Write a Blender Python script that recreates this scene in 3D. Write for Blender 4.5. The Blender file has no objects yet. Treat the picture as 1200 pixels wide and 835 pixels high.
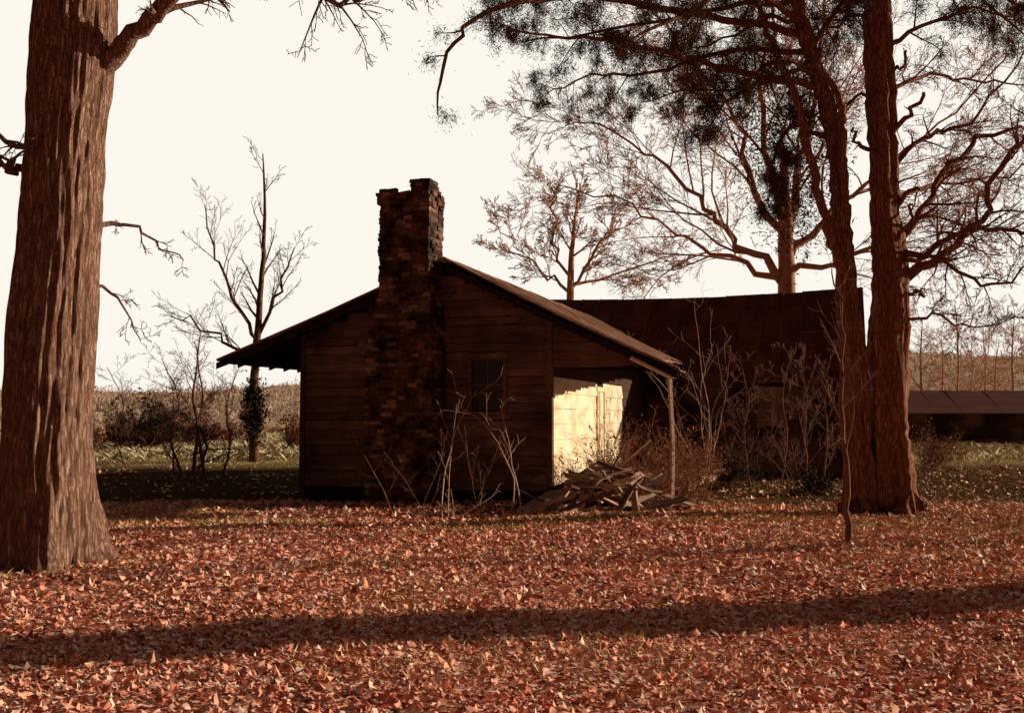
import bpy, math, random
import numpy as np
from mathutils import Vector, Matrix, noise
R = math.radians
scene = bpy.context.scene
col = scene.collection
rng = random.Random(7)
nr = np.random.default_rng(11)
scene.view_settings.view_transform = 'Standard'
scene.view_settings.look = 'None'
scene.view_settings.exposure = 0

# ------------------------------------------------------------------ camera
F = 1200.0
PHI = math.atan(72.5 / F)
CAMH = 1.6
cd = bpy.data.cameras.new("camera")
cd.lens = 36; cd.sensor_width = 36; cd.clip_end = 3000; cd.clip_start = 0.05
cam = bpy.data.objects.new("camera", cd); col.objects.link(cam)
cam.location = (0, 0, CAMH); cam.rotation_euler = (math.pi/2 + PHI, 0, 0)
scene.camera = cam

def W(px, py, d):
    """surveyed point: bearing read off the photo, distance d metres"""
    a = (px-600)/F; b = (417.5-py)/F
    c, s = math.cos(PHI), math.sin(PHI)
    v = Vector((a, c - b*s, b*c + s))
    v *= d / v.y
    return Vector((v.x, v.y, v.z + CAMH))

# ------------------------------------------------------------------ sun + sky
EL, AZ = R(17), R(15)
sdir = Vector((math.cos(AZ)*math.cos(EL), math.sin(AZ)*math.cos(EL), math.sin(EL)))
sl = bpy.data.lights.new("sun", 'SUN'); sl.energy = 5.0; sl.angle = R(0.5); sl.color = (1, .84, .62)
so = bpy.data.objects.new("sun", sl); col.objects.link(so)
so.rotation_euler = sdir.to_track_quat('Z', 'Y').to_euler(); so.location = (30, 10, 20)

w = bpy.data.worlds.new("World"); scene.world = w; w.use_nodes = True
nt = w.node_tree; N = nt.nodes; L = nt.links; N.clear()
out = N.new('ShaderNodeOutputWorld'); bg = N.new('ShaderNodeBackground')
sky = N.new('ShaderNodeTexSky'); sky.sky_type = 'NISHITA'; sky.sun_disc = False
sky.sun_elevation = EL; sky.sun_rotation = math.pi/2 - AZ; sky.dust_density = 4; sky.air_density = 1.5
bw = N.new('ShaderNodeRGBToBW'); L.new(sky.outputs[0], bw.inputs[0])
m1 = N.new('ShaderNodeMath'); m1.operation = 'MULTIPLY'; m1.inputs[1].default_value = 0.023; L.new(bw.outputs[0], m1.inputs[0])
tc = N.new('ShaderNodeTexCoord')
dt = N.new('ShaderNodeVectorMath'); dt.operation = 'DOT_PRODUCT'
hz = Vector((.08, .99, -.14)).normalized(); dt.inputs[1].default_value = hz
L.new(tc.outputs['Generated'], dt.inputs[0])
mr = N.new('ShaderNodeMapRange'); mr.interpolation_type = 'SMOOTHSTEP'
mr.inputs['From Min'].default_value = .53; mr.inputs['From Max'].default_value = .74
mr.inputs['To Min'].default_value = 0.0; mr.inputs['To Max'].default_value = .97
L.new(dt.outputs['Value'], mr.inputs['Value'])
ad = N.new('ShaderNodeMath'); ad.operation = 'ADD'; ad.use_clamp = True
L.new(m1.outputs[0], ad.inputs[0]); L.new(mr.outputs[0], ad.inputs[1])
cr = N.new('ShaderNodeValToRGB'); e = cr.color_ramp.elements
e[0].position = 0; e[0].color = (0, 0, 0, 1); e[1].position = 1; e[1].color = (.985, .935, .85, 1)
k = cr.color_ramp.elements.new(.35); k.color = (.39, .25, .19, 1)
L.new(ad.outputs[0], cr.inputs[0])
vm = N.new('ShaderNodeVectorMath'); vm.operation = 'SCALE'; vm.inputs['Scale'].default_value = 10
L.new(cr.outputs[0], vm.inputs[0]); L.new(vm.outputs[0], bg.inputs[0])
bg.inputs[1].default_value = 0.1
L.new(bg.outputs[0], out.inputs[0])

# ------------------------------------------------------------------ materials
def ramp(nd, cols, interp='LINEAR'):
    els = nd.color_ramp.elements
    nd.color_ramp.interpolation = interp
    n = len(cols)
    while len(els) < n: els.new(.5)
    for i, c in enumerate(cols):
        els[i].position = i/(n-1) if interp == 'LINEAR' else i/n
        els[i].color = (*c, 1)

def mat(name, cols, rough=.85, scale=3, stretch=(1, 1, 1), detail=6, bump=.3, bdist=.02,
        island=0.0, icols=None, fine=0, spec=.1, coord='Object', blotch=None):
    m = bpy.data.materials.new(name); m.use_nodes = True
    nt = m.node_tree; N = nt.nodes; L = nt.links
    b = N['Principled BSDF']; b.inputs['Roughness'].default_value = rough
    b.inputs['Specular IOR Level'].default_value = spec
    tc = N.new('ShaderNodeTexCoord'); mp = N.new('ShaderNodeMapping'); mp.inputs['Scale'].default_value = stretch
    L.new(tc.outputs[coord], mp.inputs[0])
    nz = N.new('ShaderNodeTexNoise'); nz.inputs['Scale'].default_value = scale; nz.inputs['Detail'].default_value = detail
    nz.inputs['Roughness'].default_value = .65
    L.new(mp.outputs[0], nz.inputs['Vector'])
    mr = N.new('ShaderNodeMapRange'); mr.inputs['From Min'].default_value = .3; mr.inputs['From Max'].default_value = .7
    L.new(nz.outputs[0], mr.inputs[0])
    rp = N.new('ShaderNodeValToRGB'); ramp(rp, cols); L.new(mr.outputs[0], rp.inputs[0])
    c = rp.outputs[0]
    if island > 0:
        g = N.new('ShaderNodeNewGeometry')
        r2 = N.new('ShaderNodeValToRGB'); ramp(r2, icols or cols); L.new(g.outputs['Random Per Island'], r2.inputs[0])
        mx = N.new('ShaderNodeMix'); mx.data_type = 'RGBA'; mx.inputs[0].default_value = island
        L.new(c, mx.inputs[6]); L.new(r2.outputs[0], mx.inputs[7]); c = mx.outputs[2]
    if blotch:
        n5 = N.new('ShaderNodeTexNoise'); n5.inputs['Scale'].default_value = blotch[0]; n5.inputs['Detail'].default_value = 5
        L.new(tc.outputs[coord], n5.inputs['Vector'])
        m5 = N.new('ShaderNodeMapRange'); m5.inputs['From Min'].default_value = blotch[1]; m5.inputs['From Max'].default_value = blotch[2]
        m5.inputs['To Min'].default_value = blotch[3]; m5.inputs['To Max'].default_value = blotch[4]
        L.new(n5.outputs[0], m5.inputs[0])
        sc = N.new('ShaderNodeVectorMath'); sc.operation = 'SCALE'; L.new(c, sc.inputs[0]); L.new(m5.outputs[0], sc.inputs['Scale']); c = sc.outputs[0]
    L.new(c, b.inputs['Base Color'])
    if bump > 0:
        bp = N.new('ShaderNodeBump'); bp.inputs['Strength'].default_value = bump; bp.inputs['Distance'].default_value = bdist
        n2 = N.new('ShaderNodeTexNoise'); n2.inputs['Scale'].default_value = fine or scale*2; n2.inputs['Detail'].default_value = 8
        n2.inputs['Roughness'].default_value = .7
        L.new(mp.outputs[0], n2.inputs['Vector']); L.new(n2.outputs[0], bp.inputs['Height']); L.new(bp.outputs[0], b.inputs['Normal'])
    return m

def bark_mat(name, dark, mid, lite, sc, zs, bd, wob=.05):
    """furrowed bark: stretched ridged noise drives both colour and relief"""
    m = bpy.data.materials.new(name); m.use_nodes = True
    nt = m.node_tree; N = nt.nodes; L = nt.links
    b = N['Principled BSDF']; b.inputs['Roughness'].default_value = .92; b.inputs['Specular IOR Level'].default_value = .05
    tc = N.new('ShaderNodeTexCoord'); mp = N.new('ShaderNodeMapping'); mp.inputs['Scale'].default_value = (1, 1, zs)
    L.new(tc.outputs['Object'], mp.inputs[0])
    n0 = N.new('ShaderNodeTexNoise'); n0.inputs['Scale'].default_value = 6; n0.inputs['Detail'].default_value = 7; n0.inputs['Roughness'].default_value = .7; L.new(tc.outputs['Object'], n0.inputs['Vector'])
    va = N.new('ShaderNodeVectorMath'); va.operation = 'MULTIPLY_ADD'; L.new(n0.outputs['Color'], va.inputs[0]); va.inputs[1].default_value = (wob,)*3; L.new(mp.outputs[0], va.inputs[2])
    vo = N.new('ShaderNodeTexVoronoi'); vo.feature = 'DISTANCE_TO_EDGE'; vo.inputs['Scale'].default_value = sc; L.new(va.outputs[0], vo.inputs['Vector'])
    nz = N.new('ShaderNodeTexNoise'); nz.inputs['Scale'].default_value = sc*1.2; nz.inputs['Detail'].default_value = 9; nz.inputs['Roughness'].default_value = .8; L.new(va.outputs[0], nz.inputs['Vector'])
    mr = N.new('ShaderNodeMapRange'); mr.inputs['From Max'].default_value = .26; L.new(vo.outputs['Distance'], mr.inputs[0])
    mu = N.new('ShaderNodeMath'); mu.operation = 'MULTIPLY_ADD'; L.new(mr.outputs[0], mu.inputs[0]); mu.inputs[1].default_value = .42
    m3 = N.new('ShaderNodeMapRange'); m3.inputs['From Min'].default_value = .34; m3.inputs['From Max'].default_value = .66; m3.inputs['To Max'].default_value = .65; L.new(nz.outputs[0], m3.inputs[0])
    L.new(m3.outputs[0], mu.inputs[2])
    rp = N.new('ShaderNodeValToRGB'); ramp(rp, [dark, tuple((x+y)/2 for x, y in zip(dark, mid)), mid, lite]); L.new(mu.outputs[0], rp.inputs[0]); L.new(rp.outputs[0], b.inputs['Base Color'])
    bp = N.new('ShaderNodeBump'); bp.inputs['Strength'].default_value = 1; bp.inputs['Distance'].default_value = bd
    L.new(mu.outputs[0], bp.inputs['Height']); L.new(bp.outputs[0], b.inputs['Normal'])
    return m
M_bark = bark_mat("oak_bark", (.04, .015, .010), (.50, .27, .19), (.95, .68, .52), 26, .13, .035, .07)
M_bark2 = bark_mat("cedar_bark", (.03, .010, .007), (.50, .20, .12), (.98, .58, .38), 30, .06, .040, .06)
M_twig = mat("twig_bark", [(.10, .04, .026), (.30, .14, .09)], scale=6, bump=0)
M_twiglit = mat("pale_lit_twig_bark", [(.40, .22, .16), (.70, .46, .35)], scale=6, bump=0)  # paler copy of the twig bark, sunlight put into its colour
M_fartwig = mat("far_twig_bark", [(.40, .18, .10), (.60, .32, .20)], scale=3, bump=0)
M_needle = mat("cedar_needles", [(.035, .018, .008), (.09, .05, .018)], scale=3, bump=0, island=.6, icols=[(.03, .015, .008), (.09, .042, .02), (.30, .12, .06)])
M_leaf = mat("fallen_leaves", [(.70, .25, .16), (.94, .50, .35)], scale=1.0, bump=0, island=.8,
             icols=[(.24, .04, .025), (.84, .27, .17), (.97, .46, .31), (.97, .66, .50), (.64, .16, .10), (.99, .86, .74), (.88, .44, .26), (.88, .32, .21)], rough=.6, spec=.2)
M_grass = mat("dry_grass", [(.28, .18, .06), (.48, .36, .14)], scale=1, bump=0, island=.6, icols=[(.30, .22, .06), (.62, .46, .18), (.82, .62, .32)])
M_green = mat("field_weeds", [(.34, .29, .15), (.60, .50, .32)], scale=.25, bump=0, island=.6, icols=[(.30, .22, .12), (.64, .56, .35), (.88, .80, .60)])
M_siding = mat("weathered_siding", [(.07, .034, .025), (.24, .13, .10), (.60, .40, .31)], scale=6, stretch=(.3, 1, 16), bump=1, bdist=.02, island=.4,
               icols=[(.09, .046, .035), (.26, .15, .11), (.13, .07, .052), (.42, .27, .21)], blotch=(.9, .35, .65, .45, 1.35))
M_darkside = mat("dark_siding", [(.03, .013, .009), (.09, .042, .03), (.26, .145, .10)], scale=6, stretch=(.3, 1, 14), bump=.8, bdist=.015, island=.4,
               icols=[(.025, .012, .009), (.07, .033, .025), (.12, .06, .045)], blotch=(.7, .45, .65, .5, 2.2))  # siding boards in a darker tone overall
M_white = mat("faded_white_boards", [(.66, .42, .24), (.94, .77, .54), (.98, .91, .76)], scale=1.8, stretch=(1, .8, 1.6), bump=.4, bdist=.01, island=.12, icols=[(.84, .62, .38), (.97, .86, .64)])
M_dark = mat("dark_old_wood", [(.015, .007, .005), (.05, .022, .015)], scale=5, bump=.3)
M_wood = mat("grey_plank_wood", [(.22, .12, .08), (.56, .37, .27), (.84, .64, .50)], scale=6, stretch=(.5, 4, 4), bump=.5, bdist=.01)
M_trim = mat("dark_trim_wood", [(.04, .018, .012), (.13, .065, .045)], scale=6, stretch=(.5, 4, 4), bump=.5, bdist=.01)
M_shed = mat("shed_roof_boards", [(.09, .026, .018), (.17, .055, .038)], scale=2, stretch=(.2, 1, 2), bump=.5, bdist=.02)
M_roof = mat("rusty_tin_roof", [(.10, .04, .028), (.34, .17, .11), (.66, .44, .31)], scale=6, stretch=(.6, 2.5, 1), bump=.8, bdist=.02, island=.4, icols=[(.10, .04, .028), (.28, .135, .09), (.58, .37, .26)], rough=.75)
M_roof2 = mat("dark_red_roof", [(.05, .014, .012), (.12, .034, .027), (.22, .075, .055)], scale=1.2, stretch=(2, .5, 1), bump=.4, bdist=.02, island=.4, rough=.8)
M_brick = mat("old_brick", [(.04, .016, .012), (.18, .085, .058)], scale=9, bump=.8, bdist=.015, island=.65,
              icols=[(.025, .010, .008), (.09, .034, .023), (.20, .085, .058), (.04, .016, .012), (.52, .33, .22), (.035, .014, .010), (.08, .03, .021)], blotch=(2.4, .38, .64, .25, 1.5))
M_mortar = mat("mortar", [(.04, .02, .015), (.26, .17, .125)], scale=7, bump=.4, blotch=(2.4, .38, .64, .25, 1.3))
M_glass = mat("dusty_glass", [(.012, .008, .007), (.03, .02, .018)], rough=.25, spec=.4, bump=0)
M_bush = mat("dead_leaves_bush", [(.12, .044, .024), (.42, .17, .10)], scale=2, bump=0, island=.6)
M_forest = mat("distant_woods", [(.50, .35, .26), (.68, .50, .38)], scale=.03, detail=8, bump=0, island=.2, icols=[(.50, .35, .26), (.68, .51, .39)])  # haze of distance put into this paler brown
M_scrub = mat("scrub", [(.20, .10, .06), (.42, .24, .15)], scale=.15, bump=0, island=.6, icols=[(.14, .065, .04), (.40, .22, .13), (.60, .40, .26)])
M_hill = mat("hill_cover", [(.44, .30, .22), (.56, .40, .30), (.66, .50, .38)], scale=.03, stretch=(1, 1, 4), detail=10, bump=0)  # base colour paled to carry the distance haze
M_ivy = mat("ivy_leaves", [(.012, .010, .005), (.05, .035, .014)], scale=2, bump=0, island=.5)

M_ground = bpy.data.materials.new("leafy_ground"); M_ground.use_nodes = True
def ground_nodes(m):
    nt = m.node_tree; N = nt.nodes; L = nt.links; b = N['Principled BSDF']
    b.inputs['Roughness'].default_value = 1; b.inputs['Specular IOR Level'].default_value = 0
    tc = N.new('ShaderNodeTexCoord')
    vo = N.new('ShaderNodeTexVoronoi'); vo.inputs['Scale'].default_value = 22; L.new(tc.outputs['Object'], vo.inputs['Vector'])
    sp = N.new('ShaderNodeSeparateColor'); L.new(vo.outputs['Color'], sp.inputs[0])
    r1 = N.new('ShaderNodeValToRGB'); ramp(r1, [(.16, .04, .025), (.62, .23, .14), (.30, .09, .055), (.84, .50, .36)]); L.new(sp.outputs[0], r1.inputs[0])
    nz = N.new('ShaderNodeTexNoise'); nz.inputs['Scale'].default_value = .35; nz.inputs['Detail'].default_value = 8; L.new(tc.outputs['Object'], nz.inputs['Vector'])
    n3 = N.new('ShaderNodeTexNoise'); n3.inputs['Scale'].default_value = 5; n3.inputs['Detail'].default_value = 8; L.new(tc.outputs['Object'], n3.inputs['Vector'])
    r2 = N.new('ShaderNodeValToRGB'); ramp(r2, [(.015, .008, .005), (.06, .034, .017), (.20, .125, .068)]); L.new(n3.outputs[0], r2.inputs[0])  # near-black soil colour, the house's shadow put into it
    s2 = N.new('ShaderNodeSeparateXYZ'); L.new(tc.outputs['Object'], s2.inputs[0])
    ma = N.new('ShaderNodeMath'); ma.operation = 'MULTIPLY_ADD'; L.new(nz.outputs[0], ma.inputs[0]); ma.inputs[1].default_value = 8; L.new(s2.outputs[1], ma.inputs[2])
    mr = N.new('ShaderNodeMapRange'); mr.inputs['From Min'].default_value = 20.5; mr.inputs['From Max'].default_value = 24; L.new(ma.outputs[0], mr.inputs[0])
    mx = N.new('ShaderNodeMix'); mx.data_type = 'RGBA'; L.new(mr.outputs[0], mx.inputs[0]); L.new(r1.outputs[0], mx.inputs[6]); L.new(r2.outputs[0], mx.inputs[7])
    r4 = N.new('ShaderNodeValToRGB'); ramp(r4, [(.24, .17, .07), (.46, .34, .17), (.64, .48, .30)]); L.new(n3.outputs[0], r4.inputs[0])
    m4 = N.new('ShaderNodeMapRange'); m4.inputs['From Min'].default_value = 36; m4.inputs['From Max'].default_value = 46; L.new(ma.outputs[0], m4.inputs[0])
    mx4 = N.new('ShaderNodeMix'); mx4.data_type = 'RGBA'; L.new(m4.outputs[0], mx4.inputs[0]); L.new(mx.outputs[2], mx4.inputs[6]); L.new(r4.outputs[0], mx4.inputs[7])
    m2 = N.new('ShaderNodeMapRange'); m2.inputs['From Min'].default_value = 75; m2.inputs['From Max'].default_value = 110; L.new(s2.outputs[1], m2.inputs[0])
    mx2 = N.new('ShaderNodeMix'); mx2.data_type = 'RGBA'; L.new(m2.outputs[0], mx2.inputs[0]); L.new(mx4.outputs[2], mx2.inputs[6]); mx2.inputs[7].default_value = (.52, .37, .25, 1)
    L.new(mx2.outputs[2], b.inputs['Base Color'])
    bp = N.new('ShaderNodeBump'); bp.inputs['Strength'].default_value = .6; bp.inputs['Distance'].default_value = .04
    n4 = N.new('ShaderNodeTexNoise'); n4.inputs['Scale'].default_value = 18; n4.inputs['Detail'].default_value = 6; L.new(tc.outputs['Object'], n4.inputs['Vector'])
    L.new(n4.outputs[0], bp.inputs['Height']); L.new(bp.outputs[0], b.inputs['Normal'])
ground_nodes(M_ground)

# ------------------------------------------------------------------ helpers
class Acc:
    def __init__(s): s.v = []; s.f = []
    def tube(s, pts, rad, n=6, cap=True, lobes=None):
        base = len(s.v); ref = None
        for i, p in enumerate(pts):
            t = (pts[min(i+1, len(pts)-1)] - pts[max(i-1, 0)])
            if t.length < 1e-9: t = Vector((0, 0, 1))
            t.normalize()
            if ref is None:
                ref = Vector((1, 0, 0)) if abs(t.x) < .8 else Vector((0, 1, 0))
            a = (ref - t*ref.dot(t)); a.normalize(); ref = a; b = t.cross(a)
            for k in range(n):
                th = 2*math.pi*k/n
                r = rad[i] * (lobes(i, th, p) if lobes else 1)
                s.v.append(p + a*(math.cos(th)*r) + b*(math.sin(th)*r))
        for i in range(len(pts)-1):
            for k in range(n):
                k2 = (k+1) % n
                s.f.append((base+i*n+k, base+i*n+k2, base+(i+1)*n+k2, base+(i+1)*n+k))
        if cap:
            s.f.append(tuple(base+(len(pts)-1)*n+k for k in range(n)))
            s.f.append(tuple(base+k for k in reversed(range(n))))
    def hexa(s, c):
        b = len(s.v); s.v += [Vector(x) for x in c]
        for q in ((0, 3, 2, 1), (4, 5, 6, 7), (0, 1, 5, 4), (1, 2, 6, 5), (2, 3, 7, 6), (3, 0, 4, 7)):
            s.f.append(tuple(b+i for i in q))
    def box(s, x0, x1, y0, y1, z0, z1, j=0):
        c = [(x0, y0, z0), (x1, y0, z0), (x1, y1, z0), (x0, y1, z0), (x0, y0, z1), (x1, y0, z1), (x1, y1, z1), (x0, y1, z1)]
        if j: c = [(a+rng.uniform(-j, j), b+rng.uniform(-j, j), d+rng.uniform(-j, j)) for a, b, d in c]
        s.hexa(c)
    def obj(s, name, m, parent=None, smooth=False, **kw):
        me = bpy.data.meshes.new(name); me.from_pydata([tuple(v) for v in s.v], [], s.f); me.update()
        if smooth: me.shade_smooth()
        me.materials.append(m)
        o = bpy.data.objects.new(name, me); col.objects.link(o)
        if parent: o.parent = parent
        for k, v in kw.items(): o[k] = v
        return o

def empty(name, loc=(0, 0, 0), rotz=0, **kw):
    o = bpy.data.objects.new(name, None); col.objects.link(o); o.location = loc; o.rotation_euler = (0, 0, rotz)
    o.empty_display_size = .3
    for k, v in kw.items(): o[k] = v
    return o

def np_mesh(name, V, faces_flat, nv, m, parent=None, **kw):
    me = bpy.data.meshes.new(name)
    nf = len(faces_flat)//nv
    me.vertices.add(len(V)); me.vertices.foreach_set('co', V.astype(np.float32).ravel())
    me.loops.add(len(faces_flat)); me.loops.foreach_set('vertex_index', faces_flat.astype(np.int32))
    me.polygons.add(nf); me.polygons.foreach_set('loop_start', np.arange(0, len(faces_flat), nv, dtype=np.int32))
    me.polygons.foreach_set('loop_total', np.full(nf, nv, dtype=np.int32))
    me.update(calc_edges=True); me.validate()
    me.materials.append(m)
    o = bpy.data.objects.new(name, me); col.objects.link(o)
    if parent: o.parent = parent
    for k, v in kw.items(): o[k] = v
    return o

def gz(x, y):
    return (0.035*np.sin(x*.9+y*.35)+.03*np.sin(y*1.3-x*.4+1)+.012*np.sin(x*3.1+1.7*y)) * np.clip((60-np.abs(y))/60, 0, 1)

def cards(P, size, name, m, parent=None, aspect=1.0, up=0.0, axis=None, **kw):
    n = len(P); P = np.asarray(P, dtype=float)
    a = nr.normal(size=(n, 3)); a[:, 2] += up
    if axis is not None: a = a*.75 + axis*1.3
    a /= np.linalg.norm(a, axis=1)[:, None]
    t = nr.normal(size=(n, 3)); b = np.cross(a, t); b /= np.linalg.norm(b, axis=1)[:, None]
    s = (size * nr.uniform(.6, 1.5, n))[:, None]
    V = np.stack([P - a*s, P + b*s*aspect*.5, P + a*s, P - b*s*aspect*.5], 1).reshape(-1, 3)
    return np_mesh(name, V, np.arange(4*n), 4, m, parent, **kw)

# branch growth -------------------------------------------------
def grow(acc, p, d, L, r, lvl, P, rg, tips=None):
    n = max(3, int(L / P['seg'][lvl])); st = L/n
    p = p.copy(); d = d.normalized(); pts = [p.copy()]; rad = [r]; dirs = [d.copy()]
    for i in range(n):
        wv = Vector((rg.gauss(0, 1), rg.gauss(0, 1), rg.gauss(0, 1))) * P['wander'][lvl]
        d = (d + wv + Vector((0, 0, P['trop'][lvl]))).normalized()
        p = p + d*st; pts.append(p.copy()); dirs.append(d.copy())
        rad.append(max(r*(1-.8*(i+1)/n), P['rmin']))
    acc.tube(pts, rad, P['sides'][lvl], cap=False)
    if tips is not None and lvl >= P['tiplvl']: tips.extend((pts[i], pts[i+1]) for i in range(len(pts)-1))
    if lvl < P['max']:
        spawn(acc, pts, rad, dirs, L, lvl, P, rg, tips)

def spawn(acc, pts, rad, dirs, L, lvl, P, rg, tips=None, t0=.2):
    k = P['kids'][lvl]
    for j in range(k):
        t = t0 + (1-t0)*(j+rg.random())/k
        x = t*(len(pts)-1); i = min(int(x), len(pts)-2); f = x-i
        q = pts[i].lerp(pts[i+1], f); dd = dirs[i]
        ax = Vector((rg.gauss(0, 1), rg.gauss(0, 1), rg.gauss(0, 1))).cross(dd)
        if ax.length < 1e-6: continue
        ang = R(rg.uniform(*P['ang']))
        nd = Matrix.Rotation(ang, 3, ax.normalized()) @ dd
        ln = L*rg.uniform(*P['len'])*(1-.45*t)
        rr = max((rad[i]*(1-f)+rad[i+1]*f)*P['rk'], P['rmin'])
        if 'rcap' in P: rr = min(rr, P['rcap'][lvl])
        grow(acc, q, nd, ln, rr, lvl+1, P, rg, tips)

def path(pts, jit=.0, sub=4, rg=rng):
    o = []; rr = []
    n = len(pts)
    for i in range(n-1):
        p0 = pts[max(i-1, 0)][0]; p1 = pts[i][0]; p2 = pts[i+1][0]; p3 = pts[min(i+2, n-1)][0]
        for k in range(sub):
            t = k/sub
            v = .5*((2*p1)+(p2-p0)*t+(2*p0-5*p1+4*p2-p3)*t*t+(3*p1-p0-3*p2+p3)*t**3)
            if jit and (i or k): v = v + Vector((rg.gauss(0, jit), rg.gauss(0, jit), rg.gauss(0, jit)))
            o.append(v); rr.append(pts[i][1]*(1-t)+pts[i+1][1]*t)
    o.append(pts[-1][0]); rr.append(pts[-1][1])
    return o, rr
def dirs_of(p):
    return [(p[min(i+1, len(p)-1)]-p[max(i-1, 0)]).normalized() for i in range(len(p))]

def limb(acc, pl, P, rg, lvl=0, sides=7, jit=.03, tips=None, t0=.2, L=None):
    p, r = path(pl, jit, 4, rg)
    acc.tube(p, r, sides, cap=True)
    ln = L or sum((p[i+1]-p[i]).length for i in range(len(p)-1))
    spawn(acc, p, r, dirs_of(p), ln, lvl, P, rg, tips, t0)

PB = dict(seg=[.5, .35, .22, .15, .1], wander=[.10, .14, .18, .2, .2], trop=[.03, .03, .02, .01, 0], sides=[7, 5, 4, 3, 3],
          kids=[8, 6, 5, 4], ang=(25, 60), len=(.35, .6), rk=.5, rmin=.006, max=3, tiplvl=3)

# ------------------------------------------------------------------ ground
def coords(lo, hi, dense, step):
    a = list(np.arange(-dense, dense+step, step)); s = step
    while a[-1] < hi: s *= 1.25; a.append(a[-1]+s)
    s = step
    while a[0] > lo: s *= 1.25; a.insert(0, a[0]-s)
    return np.array(a)
gx = coords(-900, 900, 24, .35); gy = coords(-60, 1400, 30, .35)
X, Y = np.meshgrid(gx, gy); Z = gz(X, Y)
V = np.stack([X.ravel(), Y.ravel(), Z.ravel()], 1)
nx, ny = len(gx), len(gy)
ii = (np.arange(ny-1)[:, None]*nx + np.arange(nx-1)[None, :]).ravel()
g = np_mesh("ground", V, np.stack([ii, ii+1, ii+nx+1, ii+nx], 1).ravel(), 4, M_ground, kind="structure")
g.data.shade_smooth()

def ridge(name, y0, hfun, x0, x1, n, depth, m):
    a = Acc()
    for i in range(n+1):
        x = x0+(x1-x0)*i/n; h = hfun(x)
        for k, (dy, hh) in enumerate(((-depth, -1), (-depth*.5, h*.55), (0, h), (depth, -1))):
            a.v.append(Vector((x, y0+dy, hh + (rng.uniform(-.3, .3) if k in (1, 2) else 0))))
    for i in range(n):
        for k in range(3):
            b = i*4+k; a.f.append((b, b+4, b+5, b+1))
    return a.obj(name, m, smooth=True, kind="structure")
def hf(x): return 17 + 2.8*math.sin(x*.012+1) + 1.0*math.sin(x*.05) + (16 if x > 90 else 0)*min(1, max(0, (x-90)/70))
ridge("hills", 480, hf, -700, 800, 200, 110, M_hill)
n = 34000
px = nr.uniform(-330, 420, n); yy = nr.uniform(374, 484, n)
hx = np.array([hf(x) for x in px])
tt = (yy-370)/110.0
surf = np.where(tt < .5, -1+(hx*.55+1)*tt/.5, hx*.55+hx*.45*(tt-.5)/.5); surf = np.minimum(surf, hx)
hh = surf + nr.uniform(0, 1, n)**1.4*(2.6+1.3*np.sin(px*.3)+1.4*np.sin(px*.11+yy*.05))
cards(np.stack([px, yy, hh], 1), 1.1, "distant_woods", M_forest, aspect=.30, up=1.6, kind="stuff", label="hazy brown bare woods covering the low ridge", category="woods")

n = 16000
bx = np.concatenate([nr.uniform(-75, -12, n//2), nr.uniform(22, 95, n//2)])
by = nr.uniform(96, 150, n)
cl_ = (np.sin(bx*.31+by*.2)+.8*np.sin(bx*.83+1-by*.33)+.6*np.sin(bx*1.9+2))
top = np.clip(-.4+cl_*1.1, .08, 2.2)
top[n//2:] = np.clip(1.4+cl_[n//2:]*1.0, .3, 4.6)
bz = nr.uniform(0, 1, n)**1.3*top
cards(np.stack([bx, by, bz], 1), .34, "scrub_belt", M_scrub, aspect=.3, up=.4, kind="stuff",
      label="belt of rust brown brush beyond the field", category="brush")

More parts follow.
